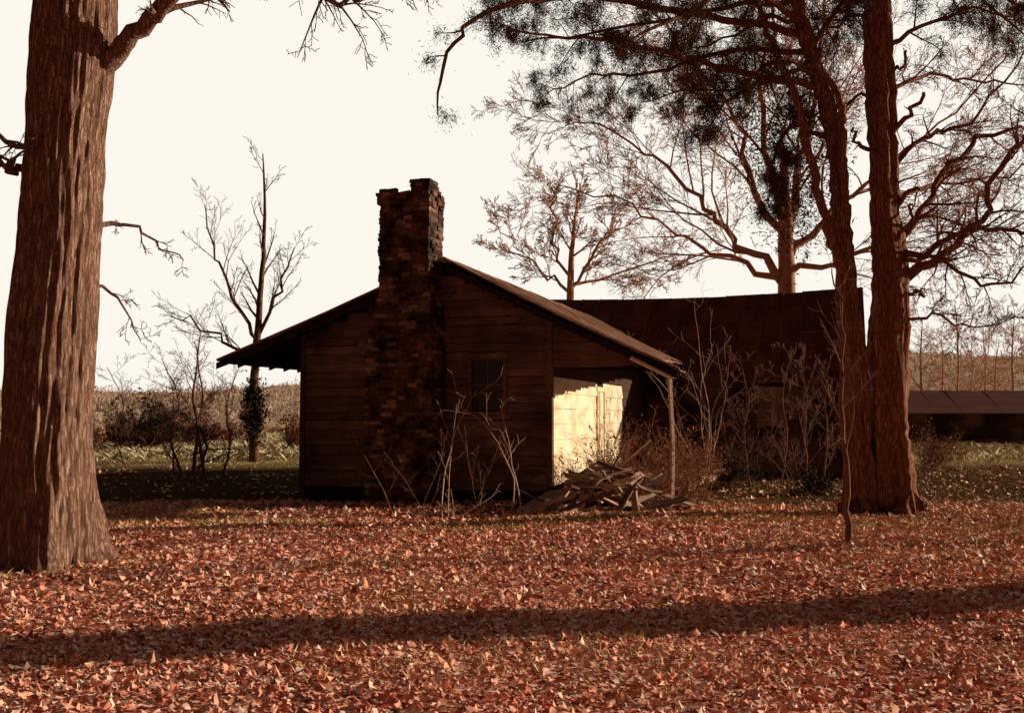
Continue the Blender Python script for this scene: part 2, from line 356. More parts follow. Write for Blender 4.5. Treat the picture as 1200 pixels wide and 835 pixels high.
# ------------------------------------------------------------------ leaves on ground
def house_mask(x, y):
    th = R(18); dx = x-.72; dy = y-19.2
    lx = dx*math.cos(th)-dy*math.sin(th); ly = dx*math.sin(th)+dy*math.cos(th)
    return (lx > -5.2) & (lx < 2.4) & (ly > -.1) & (ly < 15)
def scatter(n, y0, y1, k=.6, pad=1.5, xmin=None, xmax=None):
    y = np.sqrt(nr.uniform(y0*y0, y1*y1, n)); x = nr.uniform(-1, 1, n)*(k*y+pad)
    ok = ~house_mask(x, y)
    if xmin is not None: ok &= x > xmin
    if xmax is not None: ok &= x < xmax
    return x[ok], y[ok]
def leaves(x, y, size, tilt, nlobe=4):
    n = len(x); K = nlobe*2
    z = gz(x, y) + nr.uniform(.002, .024, n)
    th = np.arange(K)*2*math.pi/K
    rad = np.where(np.arange(K) % 2 == 0, 1.0, .70)[None, :]*nr.uniform(.70, 1.2, (n, K))
    rad[:, 0] *= 1.2
    s = size*nr.uniform(.45, 1.5, n)
    curl = nr.normal(0, .42, (n, 1))
    lx = rad*np.cos(th); ly = rad*np.sin(th)*.78
    lz = curl*(lx**2) + nr.normal(0, .38, (n, 1))*ly**2 + nr.normal(0, .12, (n, K))
    Lc = np.stack([lx, ly, lz], 2)
    Lc = np.concatenate([Lc, np.zeros((n, 1, 3))], 1)*s[:, None, None]
    loose = nr.random(n) < .36
    a = nr.uniform(0, 2*math.pi, n); t = nr.normal(0, 1, n)*np.where(loose, .8, tilt); b = nr.uniform(0, 2*math.pi, n)
    z = z + loose*s*.35
    ca, sa, ct, st = np.cos(a), np.sin(a), np.cos(t), np.sin(t)
    Rz = np.zeros((n, 3, 3)); Rz[:, 0, 0] = ca; Rz[:, 0, 1] = -sa; Rz[:, 1, 0] = sa; Rz[:, 1, 1] = ca; Rz[:, 2, 2] = 1
    Rx = np.zeros((n, 3, 3)); Rx[:, 0, 0] = 1; Rx[:, 1, 1] = ct; Rx[:, 1, 2] = -st; Rx[:, 2, 1] = st; Rx[:, 2, 2] = ct
    cb, sb = np.cos(b), np.sin(b)
    Rb = np.zeros((n, 3, 3)); Rb[:, 0, 0] = cb; Rb[:, 0, 1] = -sb; Rb[:, 1, 0] = sb; Rb[:, 1, 1] = cb; Rb[:, 2, 2] = 1
    M = Rb @ Rx @ Rz
    Vv = np.einsum('nij,nkj->nki', M, Lc) + np.stack([x, y, z+.2*s], 1)[:, None, :]
    fi = []
    for k in range(K): fi.append([k, (k+1) % K, K])
    fi = np.array(fi).ravel()
    Fc = (np.arange(n)[:, None]*(K+1)+fi[None, :]).ravel()
    return Vv.reshape(-1, 3), Fc
def clumpy(x, y):   # drifts and thin spots
    v = np.sin(x*1.9+y*.7)+np.sin(y*2.3-x*1.1+2)+.8*np.sin(x*4.1-y*3.3)+.7*np.sin(x*.6+y*.9+4)
    return nr.random(len(x)) < np.clip(.82+.13*v, .4, 1)
parts = []
for (n, y0, y1, sz, tl) in ((54000, 3.8, 9, .027, .28), (44000, 9, 15, .035, .30), (19000, 15, 19.5, .043, .33), (9000, 19.5, 34, .05, .35)):
    x, y = scatter(n, y0, y1)
    ok = clumpy(x, y); x, y = x[ok], y[ok]
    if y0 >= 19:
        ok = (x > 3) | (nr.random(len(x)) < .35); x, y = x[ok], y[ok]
    parts.append(leaves(x, y, sz, tl))
off = 0; VV = []; FF = []
for v, f in parts: VV.append(v); FF.append(f+off); off += len(v)
np_mesh("fallen_leaves", np.concatenate(VV), np.concatenate(FF), 3, M_leaf, kind="stuff", label="carpet of dry reddish fallen leaves on the lawn", category="leaves")

def blades(x, y, h, wd, name, m, lean=.35, **kw):
    n = len(x); z = gz(x, y); a = nr.uniform(0, 2*math.pi, n); hh = h*nr.uniform(.4, 1.3, n)
    lx = nr.normal(0, lean, n)*hh; ly = nr.normal(0, lean, n)*hh
    c, s = np.cos(a)*wd, np.sin(a)*wd
    B = np.stack([x, y, z], 1)
    V = np.stack([B+np.stack([-c, -s, 0*c], 1), B+np.stack([c, s, 0*c], 1), B+np.stack([lx*.4+c*.7, ly*.4+s*.7, hh*.6], 1), B+np.stack([lx, ly, hh], 1)], 1).reshape(-1, 3)
    F_ = (np.arange(n)[:, None]*4+np.array([0, 1, 2, 0, 2, 3])[None, :]).ravel()
    return np_mesh(name, V, F_, 3, m, **kw)
def patchy(x, y, s, thr, seed=0):
    v = np.sin(x*s+seed)+np.sin(y*s*1.3+seed*2)+np.sin((x+y)*s*.7+seed)+np.sin((x-y)*s*2.1)*.6
    return v > thr
xs, ys = [], []
x, y = scatter(36000, 5, 15); ok = patchy(x, y, 1.1, .9, 2) & (nr.random(len(x)) < .6); xs.append(x[ok]); ys.append(y[ok])
x, y = scatter(60000, 12.5, 19.5); ok = patchy(x, y, .9, .5, 1) | ((x > 3) & (nr.random(len(x)) < .35)); xs.append(x[ok]); ys.append(y[ok])
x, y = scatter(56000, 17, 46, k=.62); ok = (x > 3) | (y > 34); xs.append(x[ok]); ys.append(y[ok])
blades(np.concatenate(xs), np.concatenate(ys), .070, .0042, "grass", M_grass, lean=.5, kind="stuff", label="thin tufts of dry olive grass among fallen leaves", category="grass")
def clumps(n, x0, x1, y0, y1, per, sp):
    cx = nr.uniform(x0, x1, n); cy = nr.uniform(y0, y1, n)
    return (np.repeat(cx, per)+nr.normal(0, sp, n*per), np.repeat(cy, per)+nr.normal(0, sp, n*per))
x, y = clumps(700, -50, -6, 38, 95, 60, .5); x3, y3 = clumps(170, 14, 60, 32, 62, 60, .7)
blades(np.concatenate([x, x3]), np.concatenate([y, y3]), .36, .03, "field_weeds", M_green, lean=1.0, kind="stuff", label="pale dry weeds across the sunlit field", category="weeds")

# ------------------------------------------------------------------ farmhouse
TH = R(18)
farm = empty("farmhouse", (.72, 19.2, 0), -TH, label="abandoned weathered wooden farmhouse with brick chimney and sagging porch", category="house")
AX, AZ_ = -2.0, 4.56
LE, LZ = -7.02, 2.74
RE, RZ_ = 2.474, 2.42
def roofz(x):
    return AZ_ + (x-AX)*((AZ_-LZ)/(AX-LE) if x < AX else (RZ_-AZ_)/(RE-AX))
def clap_rows(acc, x0, x1, z0, z1, topf, exp=.17, axis='x', plane=0.0, sgn=-1, holes=(), rg=rng, missing=.0, dep=.036, wob=.012):
    z = z0
    while z < z1-.02:
        zt = min(z+exp, z1)
        xs = [x0]
        while xs[-1] < x1-1.0: xs.append(min(xs[-1]+rg.uniform(1.2, 3.2), x1))
        if xs[-1] < x1: xs.append(x1)
        for a, b in zip(xs[:-1], xs[1:]):
            segs = [(a, b)]
            for (h0, h1, hz0, hz1) in holes:
                if zt > hz0+.02 and z < hz1-.02:
                    ns = []
                    for s0, s1 in segs:
                        if s1 <= h0 or s0 >= h1: ns.append((s0, s1)); continue
                        if s0 < h0: ns.append((s0, h0))
                        if s1 > h1: ns.append((h1, s1))
                    segs = ns
            for s0, s1 in segs:
                if s1-s0 < .7 and rg.random() < missing: continue
                best = [t for t in [s0+(s1-s0)*i/40 for i in range(41)] if topf(t) > zt-.01]
                if len(best) < 2: continue
                s0c, s1c = best[0], best[-1]
                if s1c-s0c < .05: continue
                ob = dep+rg.uniform(0, .018); dz0 = rg.uniform(-wob, wob*.9); dz1 = rg.uniform(-wob, wob*.9)
                lo0, lo1 = z-.008+dz0, z-.008+dz1; hi = zt-.012
                g_ = .004
                def mk(t, off, zz):
                    return (t, plane+sgn*off, zz) if axis == 'x' else (plane+sgn*off, t, zz)
                c = [mk(s0c+g_, ob, lo0), mk(s1c-g_, ob+rg.uniform(0, .01), lo1), mk(s1c-g_, 0.004, lo1), mk(s0c+g_, .004, lo0),
                     mk(s0c+g_, .010, hi), mk(s1c-g_, .010, hi), mk(s1c-g_, .004, hi), mk(s0c+g_, .004, hi)]
                acc.hexa(c)
        z = zt
wx0, wx1 = -1.55, -.92; wz0, wz1 = 1.75, 2.72
a = Acc(); clap_rows(a, -5.19, 0, .25, 4.6, lambda x: roofz(x)-.05, holes=[(wx0, wx1, wz0, wz1)], missing=.15, exp=.165, wob=.024, dep=.052)
clap_rows(a, .02, 2.3, 2.56, 4.2, lambda x: roofz(x)-.05, exp=.155)
a.obj("wall", M_siding, farm, label="shaded gable wall of lapped weathered boards")
a = Acc()
prof = [(-5.19, 0), (0, 0), (0, roofz(0)-.08), (AX, AZ_-.08), (-5.19, roofz(-5.19)-.08)]
def ext(acc, prof, y0, y1):
    b = len(acc.v); n = len(prof)
    acc.v += [Vector((x, y0, z)) for x, z in prof]+[Vector((x, y1, z)) for x, z in prof]
    acc.f.append(tuple(b+i for i in range(n))); acc.f.append(tuple(b+n+i for i in reversed(range(n))))
    for i in range(n): j = (i+1) % n; acc.f.append((b+i, b+n+i, b+n+j, b+j))
ext(a, prof, .0, 9.5)
a.obj("sheathing", M_dark, farm)
a = Acc(); ext(a, [(.02, 2.55), (2.3, 2.52), (2.3, roofz(2.3)-.06), (.02, roofz(.02)-.08)], .002, .06)
a.obj("gable_backing", M_dark, farm)
a = Acc(); clap_rows(a, .0, 6.4, .30, 2.4, lambda x: 3.05, exp=.3, axis='y', plane=.0, sgn=1, holes=[(3.75, 4.35, .36, 2.25)], dep=.016, wob=.004)
a.obj("side_wall", M_white, farm, label="faded cream painted wall under the porch")
a = Acc(); clap_rows(a, .0, 6.4, 2.42, 3.3, lambda x: 3.35, exp=.22, axis='y', plane=.0, sgn=1, dep=.016, wob=.004)  # shade of porch roof and wing put in as darker wall boards
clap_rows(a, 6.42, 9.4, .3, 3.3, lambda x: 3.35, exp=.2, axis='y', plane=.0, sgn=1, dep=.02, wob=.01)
a.obj("side_wall", M_trim, farm, label="porch wall boards with shade put into a dark colour")
a = Acc(); a.box(-.05, .05, -.07, .055, .2, 3.45); a.obj("corner_board", M_siding, farm)
a = Acc(); a.box(-5.25, -5.14, -.07, .05, .2, 3.3); a.obj("corner_board", M_trim, farm)
dr = empty("door", (0, 0, 0)); dr.parent = farm
a = Acc(); a.box(.004, .02, 3.95, 4.35, .36, 2.2)
for zz in (.55, 1.1, 1.65): a.box(.02, .03, 4.02, 4.28, zz, zz+.4)
a.obj("door_panel", M_white, dr)
a = Acc(); a.box(.004, .05, 3.66, 3.74, .36, 2.3); a.box(.004, .05, 4.36, 4.44, .36, 2.3); a.box(.004, .048, 3.745, 4.355, 2.2, 2.3)
a.obj("door_frame", M_white, dr)
wn = empty("window"); wn.parent = farm
a = Acc(); a.box(wx0, wx1, -.012, -.004, wz0, wz1); a.obj("glass", M_glass, wn)
a = Acc(); a.box(wx0-.07, wx0, -.08, -.003, wz0-.02, wz1+.02); a.box(wx1, wx1+.07, -.08, -.003, wz0-.02, wz1+.02)
a.box(wx0-.09, wx1+.09, -.085, -.003, wz1+.022, wz1+.12)
mx_ = (wx0+wx1)/2; mz = (wz0+wz1)/2
a.box(mx_-.012, mx_+.012, -.03, -.013, wz0, wz1); a.box(wx0, wx1, -.04, -.014, mz-.02, mz+.02)
a.obj("frame", M_siding, wn)
a = Acc(); a.box(wx0-.1, wx1+.1, -.12, -.003, wz0-.07, wz0-.022); a.obj("sill", M_siding, wn)

def eave_frac(y):  # broken eave, cut back further to let sun onto the side wall
    if y < .2: return 1.0
    xe = max(2.02 - .13*(y-.2), 1.2)
    return (xe-AX)/(RE-AX)
a = Acc()
def slope_sheets(acc, xa, za, xb, zb, y0, y1, th=.035, wd=.62, rg=rng, sag=0, broken=False):
    y = y0
    while y < y1:
        ye = min(y+wd, y1)
        fr = eave_frac(y) if broken else 1
        t0 = rg.uniform(0, .03); ex = rg.uniform(-.04, .05)
        sx = (xb-xa); sz = (zb-za); ln = math.hypot(sx, sz)
        nseg = 8
        for i in range(nseg):
            u0, u1 = i/nseg*fr, (i+1)/nseg*fr
            if i == nseg-1: u1 = fr+ex/ln
            s0 = -sag*math.sin(math.pi*u0); s1 = -sag*math.sin(math.pi*u1)
            lift = t0+.010*(nseg-i)+rg.uniform(-.006, .006)
            p = [(xa+sx*u0, za+sz*u0+s0+lift+.012), (xa+sx*u1, za+sz*u1+s1+lift)]
            yb = ye-.004; rz = rg.uniform(-.015, .015)
            c = [(p[0][0], y, p[0][1]), (p[1][0], y, p[1][1]), (p[1][0], yb, p[1][1]+rz), (p[0][0], yb, p[0][1]),
                 (p[0][0], y, p[0][1]+th*.4), (p[1][0], y, p[1][1]+th*.4), (p[1][0], yb, p[1][1]+th*.4+rz), (p[0][0], yb, p[0][1]+th*.4)]
            acc.hexa(c)
        q = lambda u, l: Vector((xa+sx*u, y+.01, za+sz*u+l+t0-sag*math.sin(math.pi*u)))
        acc.tube([q(0, .09), q(fr*.5, .075), q(fr, .045)], [.024]*3, 5)
        y = ye
slope_sheets(a, AX, AZ_, RE, RZ_, -.38, 12, sag=.06, broken=True)
slope_sheets(a, AX-.01, AZ_, LE, LZ, -.38, 12, sag=.04)
a.tube([Vector((AX, -.4, AZ_+.07)), Vector((AX, 5, AZ_+.02)), Vector((AX, 12, AZ_+.07))], [.06]*3, 8)
roof = a.obj("roof", M_roof, farm, label="rusty tin roof with standing seams")
a = Acc()
for sd, (xa, za, xb, zb) in enumerate(((AX, AZ_, RE-.06, RZ_+.03), (AX-.004, AZ_, LE+.06, LZ+.03))):
    sx, sz = xb-xa, zb-za
    for i in range(24):
        u0, u1 = i/24, (i+.96)/24
        s = lambda u: -.05*math.sin(math.pi*u)
        ymax = 12
        if sd == 0:
            xq = xa+sx*u1
            if xq > 1.98: ymax = .3
            elif xq > 1.18: ymax = .2+(2.02-xq)/.13
        c = []; jy = rng.uniform(-.03, .03)
        for dz in (-.045, -.012):
            c += [(xa+sx*u0, -.34+jy, za+sz*u0+dz+s(u0)), (xa+sx*u1, -.34, za+sz*u1+dz+s(u1)), (xa+sx*u1, ymax, za+sz*u1+dz+s(u1)), (xa+sx*u0, ymax, za+sz*u0+dz+s(u0))]
        a.hexa(c)
    y = .3
    while y < 9.4:
        fr = eave_frac(y) if sd == 0 else 1
        c = []
        for dz in (-.17, -.06):
            c += [(xa, y, za+dz), (xa+sx*fr, y, za+sz*fr+dz*.6), (xa+sx*fr, y+.05, za+sz*fr+dz*.6), (xa, y+.05, za+dz)]
        a.hexa(c); y += .62
a.obj("roof_decking", M_dark, farm)
a = Acc()
for (xa, za, xb, zb) in ((AX+.01, AZ_, RE-.02, RZ_), (AX-.01, AZ_, LE+.02, LZ)):
    n = 10
    for i in range(n):
        u0, u1 = i/n, (i+1)/n
        f = lambda u: (xa+(xb-xa)*u, za+(zb-za)*u-.05*math.sin(math.pi*u))
        (x0, z0), (x1, z1) = f(u0), f(u1)
        a.hexa([(x0, -.42, z0-.13), (x1, -.42, z1-.13), (x1, -.39, z1-.13), (x0, -.39, z0-.13), (x0, -.42, z0-.005), (x1, -.42, z1-.005), (x1, -.39, z1-.005), (x0, -.39, z0-.005)])
a.obj("rake_board", M_dark, farm)

# chimney of individually laid bricks
a = Acc(); core = Acc()
cx0b, cx1b = -3.44, -2.06
cx0, cx1 = -3.22, -2.17
bh = .078; z = 0; row = 0; TOP = 5.98
def brick_row(x0, x1, y0, y1, z, row, skip=0):
    o = .1 if row % 2 else 0
    J = .011
    for face in (0, 1, 2, 3):
        if face in (0, 2):
            t = x0 - o
            while t < x1:
                l = rng.uniform(.15, .235); s0 = max(t, x0); s1 = min(t+l, x1)
                if s1-s0 > .03 and rng.random() > max(skip, .04):
                    p = rng.uniform(-.022, .028)
                    if face == 0: a.box(s0+.005, s1-.005, y0-p, y0+.09, z+.005, z+bh-.006, j=J)
                    else: a.box(s0+.005, s1-.005, y1-.09, y1+p, z+.005, z+bh-.006, j=J)
                t += l+.006
        else:
            t = y0+.095 - o
            while t < y1-.095:
                l = rng.uniform(.15, .235); s0 = max(t, y0+.095); s1 = min(t+l, y1-.095)
                if s1-s0 > .03 and rng.random() > max(skip, .04):
                    p = rng.uniform(-.022, .028)
                    if face == 1: a.box(x1-.09, x1+p, s0+.005, s1-.005, z+.005, z+bh-.006, j=J)
                    else: a.box(x0-p, x0+.09, s0+.005, s1-.005, z+.005, z+bh-.006, j=J)
                t += l+.006
while z < TOP:
    if z < 3.0: f = 0
    elif z < 4.0: f = (z-3.0)/1.0
    else: f = 1
    wv = rng.uniform(-.018, .018)
    x0 = cx0b+(cx0-cx0b)*f+wv; x1 = cx1b+(cx1-cx1b)*f+wv; y0 = -.82+.1*f; y1 = -.06 if z < 4.3 else .02
    if TOP-.32 < z < TOP-.1: x0 -= .03; x1 += .02; y0 -= .03
    sk = 0 if z < TOP-.16 else (.15 if z < TOP-.08 else .4)
    brick_row(x0, x1, y0, y1, z, row, sk)
    if z < TOP-.18: core.box(x0+.014, x1-.014, y0+.014, y1-.014, z-.002, z+bh-.002)
    z += bh; row += 1
for i in range(2): # surviving courses at one corner
    brick_row(cx1-.42, cx1+.01, -.70, -.25, z, row); core.box(cx1-.40, cx1-.01, -.68, -.27, z-.09, z+bh-.004); z += bh; row += 1
ch = empty("chimney"); ch.parent = farm
a.obj("brickwork", M_brick, ch, label="crumbling sooty brick chimney stack with pale patches"); core.obj("mortar_core", M_mortar, ch)

# porch
a = Acc()
y = .1
while y < 9.3:
    zz = .34-.02*rng.random()
    x1 = 2.35+rng.uniform(-.25, .05)
    if y < 2.4: x1 = rng.uniform(.7, 1.7)
    if rng.random() > .06: a.box(.08, x1, y, y+.135, zz-.03, zz, j=.006)
    y += .142
a.box(.08, .16, .1, 9.3, .12, .3); a.box(2.1, 2.18, 2.6, 9.3, .1, .3)
a.obj("porch_floor", M_wood, farm, label="broken plank porch floor")
a = Acc(); a.tube([Vector((2.24, .1, 0)), Vector((2.27, .1, 1.2)), Vector((2.22, .1, 2.40))], [.05, .042, .042], 4)
a.obj("porch_post", M_wood, farm)
a = Acc(); a.box(2.17, 2.28, -.3, .5, 2.33, 2.43, j=.01); a.obj("porch_beam", M_trim, farm)
a = Acc(); a.tube([Vector((1.62, -.46, 2.68)), Vector((2.33, -.45, 2.32))], [.035, .03], 4); a.obj("porch_brace", M_white, farm, label="loose pale board hanging at the porch eave")

# wing
WX0, WX1, WY0, WY1 = -3.3, 5.15, 9.52, 15.2; WE, WR = 3.15, 5.25; wm = (WY0+WY1)/2
a = Acc()
clap_rows(a, .05, WX1, .2, WE, lambda x: WE, exp=.19, axis='x', plane=WY0, sgn=-1, holes=[(3.0, 3.75, 1.3, 2.5)])
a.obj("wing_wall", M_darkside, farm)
a = Acc(); pr = [(WY0, 0), (WY1, 0), (WY1, WE), (wm, WR-.1), (WY0, WE)]
a.v += [Vector((WX0, y, z)) for y, z in pr]+[Vector((WX1+.03, y, z)) for y, z in pr]
a.f += [(0, 1, 2, 3, 4), (9, 8, 7, 6, 5)]+[(i, i+5, (i+1) % 5+5, (i+1) % 5) for i in range(5)]
a.obj("wing_sheathing", M_dark, farm)
a = Acc()
def wsheets(y0, z0, y1, z1):
    x = WX0-.25
    while x < WX1+.1:
        xe = x+.55; t = rng.uniform(0, .03)
        n = 5
        sg = lambda u: .10*math.sin((u-WX0)/(WX1-WX0)*math.pi)
        for i in range(n):
            u0, u1 = i/n, (i+1)/n + (.01 if i == n-1 else 0)
            c = []
            for dz in (0, .02):
                for (xx, u) in ((x, u0), (xe-.004, u0), (xe-.004, u1), (x, u1)):
                    c.append((xx, y0+(y1-y0)*u, z0+(z1-z0)*u+t+dz+.006*(n-i)-sg(xx)))
            a.hexa(c)
        a.tube([Vector((x, y0, z0+.05+t-sg(x))), Vector((x, y1, z1+.03+t-sg(x)))], [.022, .022], 4)
        x = xe
wsheets(wm, WR, WY0-.4, WE-.22); wsheets(wm, WR, WY1+.4, WE-.22)
a.obj("wing_roof", M_roof2, farm, label="dark red sagging metal roof of the rear wing")
ww = empty("window"); ww.parent = farm
a = Acc()
for i in range(4):
    a.box(3.0+i*.187, 3.0+i*.187+.175, WY0-.03, WY0-.004, 1.32+rng.uniform(-.0, .1), 2.48+rng.uniform(-.12, 0), j=.006)
a.obj("window_boards", M_siding, ww, label="rough planks nailed over the wing window")
a = Acc(); a.box(2.92, 2.995, WY0-.06, WY0-.003, 1.25, 2.55); a.box(3.755, 3.83, WY0-.06, WY0-.003, 1.25, 2.55); a.box(2.9, 3.85, WY0-.065, WY0-.003, 2.552, 2.63)
a.obj("frame", M_darkside, ww)

# ------------------------------------------------------------------ far shed
shed = empty("shed", (33, 56, 0), R(-3), label="long low weathered reddish shed at the field edge", category="shed")
a = Acc(); clap_rows(a, -17, 18, .1, 1.9, lambda x: 1.95, exp=.2, plane=0)
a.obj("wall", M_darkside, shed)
a = Acc(); a.box(-17, 18, .003, 5, 0, 1.9); a.obj("sheathing", M_dark, shed)
a = Acc()
for (y0, z0, y1, z1) in ((-.4, 1.85, 2.5, 3.15), (5.4, 1.85, 2.5, 3.15)):
    x = -17.3
    while x < 18.2:
        xe = x+rng.uniform(.5, .9); t = rng.uniform(0, .008); t2 = rng.uniform(-.015, .015)
        a.hexa([(x, y0, z0+t), (xe+.01, y0, z0+t), (xe+.01, y1, z1+t+t2), (x, y1, z1+t+t2), (x, y0, z0+t+.03), (xe+.01, y0, z0+t+.03), (xe+.01, y1, z1+t+t2+.03), (x, y1, z1+t+t2+.03)])
        x = xe
a.obj("roof", M_shed, shed)

# ------------------------------------------------------------------ TREES
oak = empty("oak_tree", W(60, 650, 11.6), 0, label="large bare oak with thick furrowed trunk and root flare", category="tree")
oak.location.z = 0
def rel(o, v): return v - o.location
def flare(i, th, p):
    h = max(p.z, 0)
    fl = math.exp(-h/.30)
    rid = .020*math.sin(th*23+p.z*1.2+2*math.sin(p.z*1.5)) + .016*math.sin(th*37-p.z*2.3+noise.noise(Vector((th, 0, p.z*2)))*3) + .07*noise.noise(Vector((math.cos(th)*2.2, math.sin(th)*2.2, p.z*.9))) \
        + .05*noise.noise(Vector((math.cos(th)*12, math.sin(th)*12, p.z*3)))
    kn = .12*math.exp(-((p.z-.45)**2)/.05)*max(0, noise.noise(Vector((math.cos(th)*3, math.sin(th)*3, p.z*2+5))))
    return 1 + rid + kn + fl*(.07+.20*math.sin(th*5+1)+.10*math.sin(th*3+.4)+.07*math.sin(th*9))
d0 = 11.6
pl = [(56, 662, .58), (56, 640, .53), (56, 600, .50), (56, 530, .47), (60, 400, .455), (68, 300, .43), (76, 180, .42), (84, 90, .45), (88, 20, .45), (88, -60, .40), (80, -250, .33), (70, -420, .26)]
a = Acc(); p, r = path([(rel(oak, W(x, y, d0)), rr) for x, y, rr in pl], 0, 24)
a.tube(p, r, 170, lobes=flare)
a.obj("trunk", M_bark, oak, smooth=True)
rg = random.Random(3); a = Acc(); PO = dict(PB, kids=[7, 5, 5, 3], rmin=.004, trop=[.0, .0, -.05, -.05, 0])
def olimb(pts, kids=None, trop=None, **k):
    P = dict(PO)
    if kids: P['kids'] = kids
    if trop: P['trop'] = trop
    limb(a, [(rel(oak, W(x, y, d)), r) for x, y, d, r in pts], P, rg, **k)
olimb([(100, 95, 11.6, .14), (135, 60, 11.5, .115), (168, 30, 11.4, .10), (205, -5, 11.2, .09), (280, -60, 10.8, .07), (400, -110, 10.2, .04)], kids=[12, 5, 4, 2], L=2.0, t0=.4, trop=[0, -.14, -.12, -.05, 0])
olimb([(70, -60, 11.6, .2), (0, -150, 11.9, .16), (-150, -230, 12.4, .08)])
olimb([(90, -150, 11.6, .2), (200, -160, 11.2, .10), (330, -60, 10.8, .05), (390, 0, 10.6, .03), (432, -4, 10.5, .02), (480, -30, 10.4, .01)], kids=[14, 5, 4, 2], L=1.9, t0=.3, trop=[0, -.18, -.14, -.05, 0])
olimb([(60, 200, 11.7, .07), (25, 200, 11.5, .05), (5, 192, 11.3, .04), (-50, 170, 11, .02)], kids=[6, 4, 3, 2], L=1.3, t0=.5)
olimb([(50, 170, 12.0, .06), (20, 170, 12.3, .035), (-20, 150, 12.8, .02)], kids=[5, 4, 3, 2], L=1.2)
olimb([(90, 275, 11.8, .05), (120, 266, 12.2, .035), (150, 262, 12.8, .022), (185, 285, 13.2, .014), (215, 305, 13.5, .008)], kids=[6, 4, 3, 2], L=1.3, t0=.4)
olimb([(90, 330, 11.8, .04), (120, 335, 12.4, .02), (150, 365, 13, .012), (165, 400, 13.3, .006)], kids=[6, 4, 3, 2], L=1.1, t0=.4)
a.obj("branches", M_bark, oak, smooth=True)

def sprays(tips, n, spread, size, name, parent, aspect=.22):
    A = np.array([tuple(t[0]) for t in tips]); B = np.array([tuple(t[1]) for t in tips])
    idx = nr.integers(0, len(A), n); f = nr.random((n, 1))
    ax = (B-A)[idx]; ax /= np.linalg.norm(ax, axis=1)[:, None]
    P = A[idx]*(1-f)+B[idx]*f + nr.normal(0, 1, (n, 3))*spread*nr.random((n, 1))
    P[:, 2] -= np.abs(nr.normal(0, spread*.5, n))
    return cards(P, size, name, M_needle, parent, aspect=aspect, axis=ax)
PC = dict(PB, kids=[14, 8, 6, 4], rmin=.003, ang=(30, 75), trop=[.0, -.02, -.04, -.04, 0], len=(.28, .6), tiplvl=2, rcap=[.03, .015, .008, .005], seg=[.4, .25, .15, .1, .1])

cedA = empty("cedar_tree", W(1008, 600, 17.4), 0, label="slender cedar with reddish bark and lacy dark foliage beside the house", category="tree"); cedA.location.z = 0
def fl2(i, th, p):
    h = max(p.z, 0)
    return 1 + .12*math.sin(th*5+p.z*.5) + .07*math.sin(th*9-p.z) + .24*noise.noise(Vector((math.cos(th)*2, math.sin(th)*2, p.z*.9))) + .05*noise.noise(Vector((math.cos(th)*8, math.sin(th)*8, p.z*3))) + math.exp(-h/.3)*(.2+.2*math.sin(th*4))
a = Acc(); p, r = path([(rel(cedA, W(x, y, 17.4)), rr) for x, y, rr in [(1008, 604, .31), (1007, 585, .25), (1004, 500, .205), (998, 400, .18), (990, 300, .155), (984, 220, .145), (975, 150, .13), (958, 90, .12), (940, 30, .11), (925, -40, .09), (905, -160, .06)]], .015, 10)
a.tube(p, r, 48, lobes=fl2)
a.obj("trunk", M_bark2, cedA, smooth=True)
a = Acc(); p, r = path([(rel(cedA, W(x, y, d)), rr) for x, y, d, rr in [(992, 330, 17.4, .09), (975, 285, 17.2, .085), (960, 230, 17.1, .075), (945, 170, 17, .07), (930, 110, 17, .065), (905, 50, 16.9, .055), (885, -20, 16.8, .04), (880, -120, 16.8, .03)]], .02, 6)
a.tube(p, r, 10)
p, r = path([(rel(cedA, W(x, y, d)), rr) for x, y, d, rr in [(990, 240, 17.3, .07), (988, 165, 17.1, .07), (985, 120, 17, .06), (965, 85, 16.9, .05), (945, 75, 16.8, .03)]], .02, 6)
a.tube(p, r, 8)
a.obj("secondary_stem", M_bark2, cedA, smooth=True)
rg = random.Random(21); a = Acc(); tips = []; RS = 1.0
def cl(o, pts, P, **k): limb(a, [(rel(o, W(x, y, d)), r*RS) for x, y, d, r in pts], P, rg, tips=tips, **k)
cl(cedA, [(960, 100, 17.4, .07), (900, 92, 17, .06), (840, 78, 16.6, .05), (780, 62, 16.2, .04), (700, 45, 15.8, .03), (640, 40, 15.5, .02), (590, 35, 15.2, .010)], PC, L=2.6)
cl(cedA, [(940, 40, 17.4, .07), (850, 22, 16.8, .06), (760, 8, 16.2, .055), (680, -4, 15.6, .05), (600, 4, 15, .04), (548, 32, 14.7, .032), (518, 75, 14.5, .026), (513, 135, 14.4, .010)], dict(PC, kids=[8, 4, 3, 2]), L=1.2, t0=.05)
cl(cedA, [(925, -10, 17.4, .07), (820, -30, 17.6, .055), (700, -30, 18, .04), (580, -20, 18.4, .02)], PC, L=3.2)
cl(cedA, [(960, 60, 17.4, .06), (860, 60, 18.2, .045), (760, 85, 18.8, .03), (690, 90, 19.2, .02), (640, 110, 19.5, .01)], PC, L=2.2)
cl(cedA, [(965, 160, 17.4, .05), (925, 150, 17.9, .035), (905, 190, 18, .025), (900, 240, 18, .012)], PC, L=1.3)
cl(cedA, [(950, 70, 17.4, .05), (890, 100, 18.5, .035), (820, 105, 19.2, .02), (750, 120, 19.6, .01)], PC, L=2.0)
cl(cedA, [(945, 60, 17.4, .06), (975, 20, 17.8, .04), (1000, -20, 18, .02)], PC, L=2.2)
cl(cedA, [(930, 0, 17.4, .06), (850, 10, 18.6, .045), (740, 30, 19.2, .03), (610, 50, 19.8, .012)], PC, L=2.4)
cl(cedA, [(935, 20, 17.4, .06), (870, -10, 16, .045), (790, 20, 15.2, .03), (720, 60, 14.6, .012)], PC, L=2.0)
